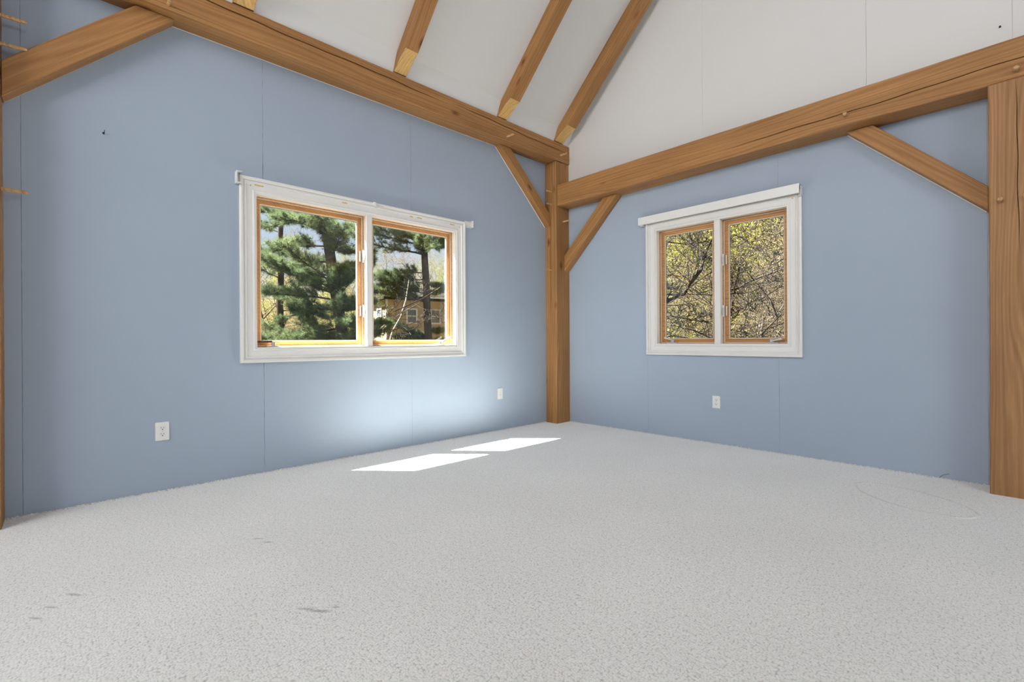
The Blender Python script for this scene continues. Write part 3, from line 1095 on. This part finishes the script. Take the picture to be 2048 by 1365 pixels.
class Tubes:
    def __init__(self):
        self.v = []
        self.f = []

    def path(self, pts, radii, n=4):
        b = len(self.v)
        m = len(pts)
        for i in range(m):
            d = pts[min(i + 1, m - 1)] - pts[max(i - 1, 0)]
            if d.length < 1e-6:
                d = Vector((0, 0, 1))
            d.normalize()
            a = d.orthogonal().normalized()
            c = d.cross(a)
            for k in range(n):
                t = 2 * math.pi * k / n
                p = pts[i] + (a * math.cos(t) + c * math.sin(t)) * radii[i]
                self.v.append((p.x, p.y, p.z))
        for i in range(m - 1):
            for k in range(n):
                self.f.append((b + i * n + k, b + i * n + (k + 1) % n, b + (i + 1) * n + (k + 1) % n, b + (i + 1) * n + k))

    def build(self, name, mat, parent):
        return rawobj(name, self.v, self.f, mat, parent, smooth=True)


def blades(centres, dirs, per, length, width, spread, seed, name, mat, parent, jitter=0.0):
    """many thin triangles fanned about each centre"""
    rg = np.random.default_rng(seed)
    c = np.repeat(np.array(centres), per, axis=0)
    d = np.repeat(np.array(dirs), per, axis=0)
    n = len(c)
    d = d + rg.normal(0, spread, (n, 3))
    d /= np.linalg.norm(d, axis=1)[:, None]
    if jitter:
        c = c + rg.normal(0, jitter, (n, 3))
    s = np.cross(d, rg.normal(0, 1, (n, 3)))
    s /= np.linalg.norm(s, axis=1)[:, None] + 1e-9
    L = length * rg.uniform(0.7, 1.15, (n, 1))
    a = c - s * width / 2
    b = c + s * width / 2
    t = c + d * L
    V = np.stack([a, b, t], 1).reshape(-1, 3)
    F = np.arange(3 * n).reshape(-1, 3)
    return rawobj(name, V, F, mat, parent)


def pine(base, top, r0, r1, boughs, label, seed, group=None, per=15):
    r = random.Random(seed)
    base = Vector(base)
    top = Vector(top)
    root = empty('pine_tree', base)
    T = Tubes()
    n = 14
    ax = top - base
    tp = [ax * (i / n) + Vector((r.uniform(-.03, .03), r.uniform(-.03, .03), 0)) for i in range(n + 1)]
    T.path(tp, [r0 + (r1 - r0) * i / n for i in range(n + 1)], 9)
    T.build('trunk', M['bark'], root)
    B = Tubes()
    cs, ds = [], []
    for (z, az, ln, el) in boughs:
        t = (z - base.z) / ax.z
        p = ax * t
        d = Vector((math.cos(az) * math.cos(el), math.sin(az) * math.cos(el), math.sin(el)))
        m = 9
        pts = [p.copy()]
        cur = d.copy()
        for i in range(m):
            cur = (cur + Vector((r.uniform(-.10, .10), r.uniform(-.10, .10), r.uniform(-.10, .12)))).normalized()
            pts.append(pts[-1] + cur * ln / m)
        B.path(pts, [0.028 * (1 - 0.85 * i / m) * (ln / 2.5) + 0.004 for i in range(m + 1)], 5)
        for i in range(2, m + 1):
            for side in (-1, 1, -1, 1, 1):
                q = pts[i - 1].lerp(pts[i], r.random())
                ax2 = (pts[i] - pts[i - 1]).normalized()
                lat = ax2.cross(Vector((0, 0, 1))).normalized() * side
                dd = (ax2 * r.uniform(0.5, 1.0) + lat * r.uniform(0.3, 1.0) + Vector((0, 0, r.uniform(-0.25, 0.35)))).normalized()
                sl = ln * r.uniform(0.14, 0.30) * (1.15 - 0.5 * i / m)
                k = 5
                sp = [q]
                cc = dd.copy()
                for j in range(k):
                    cc = (cc + Vector((r.uniform(-.15, .15), r.uniform(-.15, .15), r.uniform(-.05, .2)))).normalized()
                    sp.append(sp[-1] + cc * sl / k)
                B.path(sp, [0.007 * (1 - 0.7 * j / k) for j in range(k + 1)], 3)
                dens = r.random()
                for j in range(2, k + 1):
                    for _ in range(3 if dens > 0.25 else 1):
                        q2 = sp[j - 1].lerp(sp[j], r.random())
                        cs.append(tuple(q2 + Vector((r.uniform(-.03, .03), r.uniform(-.03, .03), r.uniform(-.03, .03)))))
                        ds.append(tuple(cc * 0.9 + Vector((0, 0, 0.15))))
    B.build('branches', M['bark'], root)
    nd = blades(cs, ds, per + 4, 0.12, 0.0058, 0.7, seed, 'needles', M['needle'], root)
    nd['kind'] = 'stuff'
    tag(root, label, 'tree', group)
    return root


def boughs_for(zs, r, az0, spread, l0, l1):
    return [(z + r.uniform(-.08, .08), az0 + r.uniform(-spread, spread), r.uniform(l0, l1), r.uniform(-0.12, 0.28)) for z in zs]


r = random.Random(5)
A0 = math.atan2(-CR.y, -CR.x)          # towards the left of the picture
A1 = math.atan2(CR.y, CR.x)
AC = math.atan2(-CF.y, -CF.x)          # towards the house
D1 = 10.0
p0, p1 = at(692, 700, D1), at(642, 385, D1)
ax = (p1 - p0) / (p1.z - p0.z)
base = p0 + ax * (-3.0 - p0.z)
top = p0 + ax * (9.5 - p0.z)
zs1 = [0.35, 0.6, 0.8, 0.95, 1.1, 1.25, 1.45, 1.7, 1.9, 2.15, 2.35, 2.75, 3.1, 3.45, 3.8, 4.2]
bo = boughs_for(zs1, r, A0, 0.55, 1.4, 2.1) + boughs_for([0.5, 0.9, 1.3, 1.6, 1.9, 2.3, 2.9, 3.5, 4.2], r, AC, 0.7, 1.2, 1.8) \
    + boughs_for([0.8, 1.3, 1.75, 2.1, 2.5, 3.0, 3.7], r, A1, 0.5, 0.7, 1.2) + boughs_for([1.0, 2.0, 3.1, 5.0, 5.6, 6.3, -0.3, -1.0], r, A0 + 1.6, 1.2, 1.2, 2.0)
pine(base, top, 0.155, 0.055, bo, 'pine tree with a leaning trunk close outside the wide left window', 21)

D2 = 13.0
p0, p1 = at(858, 700, D2), at(843, 440, D2)
ax = (p1 - p0) / (p1.z - p0.z)
z2 = lambda y: 1 + (682.5 - y) / FPX * D2
zl = [z2(y) for y in (455, 464, 474, 484, 494, 505)] 
bo = boughs_for(zl, r, A0, 0.5, 1.4, 2.2) + boughs_for([z2(455), z2(500), z2(490)], r, A1, 0.6, 0.9, 1.5) + boughs_for([z2(475), z2(505)], r, AC, 0.6, 1.0, 1.5) \
    + boughs_for([z2(y) for y in (545, 556, 566, 575, 584, 592, 600, 608)], r, A0 + 0.25, 0.45, 1.2, 1.9) + boughs_for([z2(588), z2(575)], r, A1, 0.5, 0.6, 0.9) \
    + boughs_for([z2(690), z2(680), z2(672)], r, A0, 0.5, 0.9, 1.3) + boughs_for([z2(672), z2(685)], r, A1, 0.6, 0.4, 0.7) + boughs_for([5.2, 5.9, 6.6, 0.2, -0.8], r, 0, 3.1, 1.2, 2.0)
pine(p0 + ax * (-3 - p0.z), p0 + ax * (10 - p0.z), 0.13, 0.05, bo, 'pine tree standing straight before the tan house, seen through the right pane', 22)

D3 = 21.0
p0 = at(560, 690, D3)
bo = boughs_for([0.5 + 0.33 * i for i in range(17)], r, AC, 3.1, 1.6, 2.8)
pine((p0.x, p0.y, -3), (p0.x + .3, p0.y, 10), 0.2, 0.06, bo, 'farther pine tree at the left side of the wide window', 23, per=9)


# ---- leafless and budding broadleaf trees
def grow(T, r, p, d, ln, rad, lev, maxlev, tips):
    k = 4 if lev < 2 else 3
    pts = [p]
    cur = d.copy()
    for i in range(k):
        w = 0.16 + 0.06 * lev
        cur = (cur + Vector((r.uniform(-w, w), r.uniform(-w, w), r.uniform(-w * .6, w)))).normalized()
        pts.append(pts[-1] + cur * ln / k)
    T.path(pts, [max(0.005, rad * (1 - 0.55 * i / k)) for i in range(k + 1)], 6 if lev == 0 else (4 if lev < 2 else 3))
    if lev >= maxlev - 1:
        tips.extend([(pts[j], cur.copy()) for j in range(1, k + 1)])
    if lev < maxlev:
        nb = r.choice((4, 4, 5)) if lev else 11
        for j in range(nb):
            t = r.uniform(0.35, 1.0) if lev else r.uniform(0.22, 1.0)
            q = pts[min(k - 1, int(t * k))].lerp(pts[min(k, int(t * k) + 1)], (t * k) % 1)
            side = cur.orthogonal().normalized()
            side.rotate(Matrix.Rotation(r.uniform(0, 6.28), 3, cur))
            nd = (cur * r.uniform(0.35, 0.9) + side * r.uniform(0.5, 1.0)).normalized()
            grow(T, r, q, nd, ln * r.uniform(0.45, 0.68) * (0.8 if lev == 0 else 1), rad * 0.5, lev + 1, maxlev, tips)


def broadleaf(seed, h, leafm, woodm, per, size, label, group, loc, maxlev=4):
    r = random.Random(seed)
    root = empty('broadleaf_tree', loc)
    T = Tubes()
    tips = []
    grow(T, r, Vector((0, 0, 0)), Vector((r.uniform(-.1, .1), r.uniform(-.1, .1), 1)).normalized(), h, h * 0.011, 0, maxlev, tips)
    T.build('branches', woodm, root)
    if per:
        cs = [tuple(t[0]) for t in tips]
        ds = [tuple(t[1]) for t in tips]
        lf = blades(cs, ds, per, size, size * 0.8, 1.2, seed, 'foliage', leafm, root, jitter=0.22)
        lf['kind'] = 'stuff'
    tag(root, label, 'tree', group)
    return root


def copytree(src, loc, rot, scale, label, group):
    c = src.copy()
    C.objects.link(c)
    c.location = loc
    c.rotation_euler = (0, 0, rot)
    c.scale = (scale, scale, scale)
    c['label'] = label
    c['group'] = group
    for ch in src.children:
        d = ch.copy()
        C.objects.link(d)
        d.parent = c
    return c


def gpoint(px, depth):
    p = at(px, 682.5, depth)
    return Vector((p.x, p.y, float(ground_z(p.x, p.y)) - 0.1))


LG = 'broadleaf trees with yellow-green spring leaves on the slope'
BG = 'brown twiggy budding trees on the slope'
LL_ = 'broadleaf tree with yellow-green spring leaves on the slope behind the right window'
BL_ = 'brown twiggy budding tree on the slope behind the right window'
g1 = broadleaf(101, 8.0, M['leaf'], M['bark'], 8, 0.06, LL_, LG, gpoint(1365, 19))
g2 = broadleaf(102, 9.0, M['leaf'], M['twig'], 8, 0.06, LL_, LG, gpoint(1440, 24))
b1 = broadleaf(103, 8.5, M['bud'], M['twig'], 6, 0.045, BL_, BG, gpoint(1530, 18))
b2 = broadleaf(104, 10.0, M['bud'], M['bark'], 6, 0.045, BL_, BG, gpoint(1600, 23))
r = random.Random(77)
for (px, dp, s) in ((1300, 22, g2), (1390, 30, g1), (1330, 36, g2), (1480, 33, g1), (1420, 42, g2), (1250, 28, g1), (1530, 40, g2), (1360, 50, g1)):
    copytree(s, gpoint(px, dp), r.uniform(0, 6.28), r.uniform(0.75, 1.0) * (0.8 if px < 1420 else 1.0), LL_, LG)
for (px, dp, s) in ((1560, 28, b1), (1500, 27, b2), (1600, 34, b1), (1650, 26, b2), (1545, 48, b2), (1460, 50, b1), (1580, 16, b1), (1620, 42, b2), (1420, 34, b1), (1520, 36, b1), (1700, 30, b2), (1340, 44, b2)):
    copytree(s, gpoint(px, dp), r.uniform(0, 6.28), r.uniform(0.85, 1.25), BL_, BG)
for k in range(26):
    px = r.uniform(1290, 1640)
    dp = r.uniform(11, 26)
    leafy = r.random() < (0.85 if px < 1430 else 0.35)
    if abs(px - 1215) < 60:
        continue
    copytree(r.choice((g1, g2)) if leafy else r.choice((b1, b2)), gpoint(px, dp), r.uniform(0, 6.28), r.uniform(0.38, 0.58), LL_ if leafy else BL_, LG if leafy else BG)
FG = 'far trees beyond the tan house'
FL = 'far hazy spring tree beyond the tan house'
i = 0
for (px, dp) in ((430, 60), (500, 52), (560, 66), (610, 50), (660, 70), (700, 56), (740, 64), (790, 60), (840, 72), (890, 58), (930, 66), (470, 40), (540, 36), (630, 40), (590, 80), (870, 84), (770, 80), (690, 44), (520, 28), (600, 30), (655, 33), (710, 30), (560, 24), (900, 50), (800, 74)):
    s = (b1, g2, b2, b1)[i % 4]
    i += 1
    copytree(s, gpoint(px, dp), r.uniform(0, 6.28), r.uniform(0.8, 1.05) * (0.62 if dp < 50 else 0.9), FL, FG)

# ---- near bare tree whose limbs cross the right window
nt_ = empty('bare_tree', gpoint(1215, 9.0))
T = Tubes()
O = nt_.location.copy()
trunk_top = at(1210, 420, 9.0)
tb = [Vector((0, 0, 0)), (at(1222, 800, 9.0) - O), (at(1230, 640, 9.0) - O), (trunk_top - O), (at(1190, 200, 9.0) - O)]
T.path(tb, [0.16, 0.14, 0.12, 0.09, 0.05], 9)
T.build('trunk', M['bark'], nt_)
T = Tubes()
r = random.Random(12)


def limb(pix, depth, r0, r1, twigs=True, maxlev=2):
    """a limb through points measured at one depth, wandering a little towards and away"""
    pts = []
    for i, (x, y) in enumerate(pix):
        pts.append(at(x, y, depth + 0.12 * math.sin(i * 1.9 + depth)) - O)
    m = len(pts)
    rad = [r0 + (r1 - r0) * i / (m - 1) for i in range(m)]
    T.path(pts, rad, 6)
    if twigs:
        for i in range(m - 1):
            for _ in range(2):
                q = pts[i].lerp(pts[i + 1], r.random())
                d = (pts[i + 1] - pts[i]).normalized()
                s = d.orthogonal().normalized()
                s.rotate(Matrix.Rotation(r.uniform(0, 6.28), 3, d))
                grow(T, r, q, (d * 0.7 + s * 0.8).normalized(), r.uniform(0.3, 0.7), rad[i] * 0.35, 4 - maxlev, 4, [])


limb([(1230, 640), (1290, 618), (1335, 602), (1368, 588), (1385, 562), (1402, 540), (1408, 515), (1420, 486), (1432, 462), (1446, 430)], 9.0, 0.055, 0.010)
limb([(1228, 615), (1300, 590), (1370, 588), (1430, 591), (1500, 585), (1560, 560)], 9.1, 0.022, 0.006)
limb([(1225, 500), (1290, 488), (1335, 484), (1370, 489), (1405, 485), (1460, 470)], 8.9, 0.020, 0.006)
limb([(1232, 660), (1300, 638), (1340, 632), (1400, 643), (1440, 645), (1500, 652)], 9.2, 0.022, 0.006)
limb([(1232, 690), (1300, 660), (1345, 650), (1390, 662), (1425, 678), (1480, 690)], 8.8, 0.022, 0.007)
limb([(1400, 640), (1440, 655), (1500, 668), (1545, 655), (1600, 632)], 9.4, 0.012, 0.012)
limb([(1228, 590), (1310, 572), (1350, 545), (1400, 520), (1450, 500), (1520, 480)], 9.3, 0.014, 0.005)
limb([(1460, 580), (1500, 570), (1540, 548), (1600, 500)], 9.5, 0.010, 0.010)
limb([(1600, 500), (1562, 520), (1530, 545), (1490, 566), (1455, 586)], 9.6, 0.012, 0.005)
limb([(1610, 560), (1560, 575), (1520, 600), (1480, 612), (1450, 640)], 9.3, 0.010, 0.004)
limb([(1470, 470), (1500, 485), (1530, 478), (1570, 500)], 9.2, 0.010, 0.005)
limb([(1235, 560), (1300, 545), (1350, 552), (1400, 560), (1440, 552)], 9.2, 0.012, 0.005)
limb([(1235, 700), (1300, 680), (1350, 672), (1410, 682), (1440, 690)], 9.0, 0.014, 0.006)
limb([(1215, 440), (1300, 470), (1335, 462), (1370, 440), (1410, 405)], 9.0, 0.028, 0.010)
T.build('limbs', M['bark'], nt_)
tag(nt_, 'nearest bare tree, its dark crooked limbs crossing the right window', 'tree')

# dark bare limbs and one pale birch stem before the house
bt = empty('birch_tree', gpoint(765, 11.5))
O = bt.location.copy()
T = Tubes()
T.path([Vector((0, 0, 0)), at(770, 720, 11.5) - O, at(786, 662, 11.5) - O, at(802, 634, 11.5) - O, at(812, 600, 11.5) - O, at(818, 560, 11.6) - O], [0.05, 0.035, 0.026, 0.022, 0.016, 0.008], 6)
T.build('trunk', plain('pale_birch_bark', (0.15, 0.14, 0.115), 0.9, 0, 0.2, 8, spec=0.0), bt)
tag(bt, 'thin pale birch stem slanting before the tan house', 'tree')
dt = empty('leafless_sapling', gpoint(735, 10.8))
O = dt.location.copy()
T = Tubes()
limb([(735, 760), (742, 690), (752, 640)], 10.8, 0.03, 0.02, False)
limb([(735, 660), (762, 636), (800, 618), (845, 598), (880, 575)], 10.8, 0.017, 0.008)
limb([(742, 680), (765, 656), (800, 628), (840, 606)], 10.8, 0.017, 0.008)
limb([(738, 690), (748, 660), (790, 660), (830, 645), (880, 635), (930, 620)], 10.8, 0.012, 0.005)
T.build('stems', M['bark'], dt)
tag(dt, 'leafless dark sapling with slanting branches in the lower left of the right pane', 'tree')


# ---- the neighbouring house
HU = (Vector((CR.x, CR.y, 0)).normalized() * math.cos(math.radians(35)) + Vector((CF.x, CF.y, 0)).normalized() * math.sin(math.radians(35)))
HV = (Vector((CF.x, CF.y, 0)).normalized() * math.cos(math.radians(35)) - Vector((CR.x, CR.y, 0)).normalized() * math.sin(math.radians(35)))
K = at(773, 682.5, 40)
hs = empty('neighbour_house', (K.x, K.y, -3.2))
hs.matrix_world = Matrix(((HU.x, HV.x, 0, K.x), (HU.y, HV.y, 0, K.y), (0, 0, 1, -3.2), (0, 0, 0, 1)))
HW, HD, HH = 13.0, 8.0, 8.0
obj('wall', bbox((0.0, 0.0, 0), (HW, 0.25, HH)), M['siding'], hs)
obj('wall', bbox((0.0, 0.25, 0), (0.25, HD, HH)), M['siding_pale'], hs)
obj('wall', bbox((0.25, HD - 0.25, 0), (HW, HD, HH)), M['siding'], hs)
obj('wall', bbox((HW - 0.25, 0.25, 0), (HW, HD - 0.25, HH)), M['siding'], hs)
bm = prism([(-0.5, HH - 0.2), (HD + 0.5, HH - 0.2), (HD + 0.5, HH), (HD / 2, HH + 1.3), (-0.5, HH)], lambda u, v, t: (t, u, v), -0.4, HW + 0.4)
obj('roof', bm, M['shingle'], hs)
obj('corner_trim', bbox((-0.03, -0.03, 0), (0.12, 0.12, HH)), M['housewhite'], hs)


def hwin(lo, hi, face):
    (a, z0), (b, z1) = lo, hi
    def bb(x0, x1, y0, y1, c, d):
        return bbox((x0, c, y0), (x1, d, y1)) if face == 'u' else bbox((c, x0, y0), (d, x1, y1))
    bm = bmesh.new()
    t = 0.13
    for (x0, x1, y0, y1) in ((a, a + t, z0, z1), (b - t, b, z0, z1), (a + t, b - t, z0, z0 + t), (a + t, b - t, z1 - t, z1), (a + t, b - t, (z0 + z1) / 2 - 0.04, (z0 + z1) / 2 + 0.04)):
        if face == 'u':
            box(bm, (x0, -0.08, y0), (x1, -0.001, y1))
        else:
            box(bm, (-0.08, x0, y0), (-0.001, x1, y1))
    f = obj('window', bm, M['housewhite'], hs)
    obj('pane', bb(a + t, b - t, z0 + t, z1 - t, -0.03, -0.002), M['darkpane'], f)


for a in (1.75, 4.0, 6.6, 9.4):
    hwin((a, 5.75), (a + 1.05, 7.1), 'u')
    hwin((a, 1.3), (a + 1.05, 2.9), 'u')
for a in (1.0, 4.4):
    hwin((a, 5.7), (a + 1.2, 7.1), 'v')
    hwin((a, 1.3), (a + 1.2, 2.9), 'v')
tag(hs, 'tan two-storey house with white windows, beyond the pines outside', 'house')
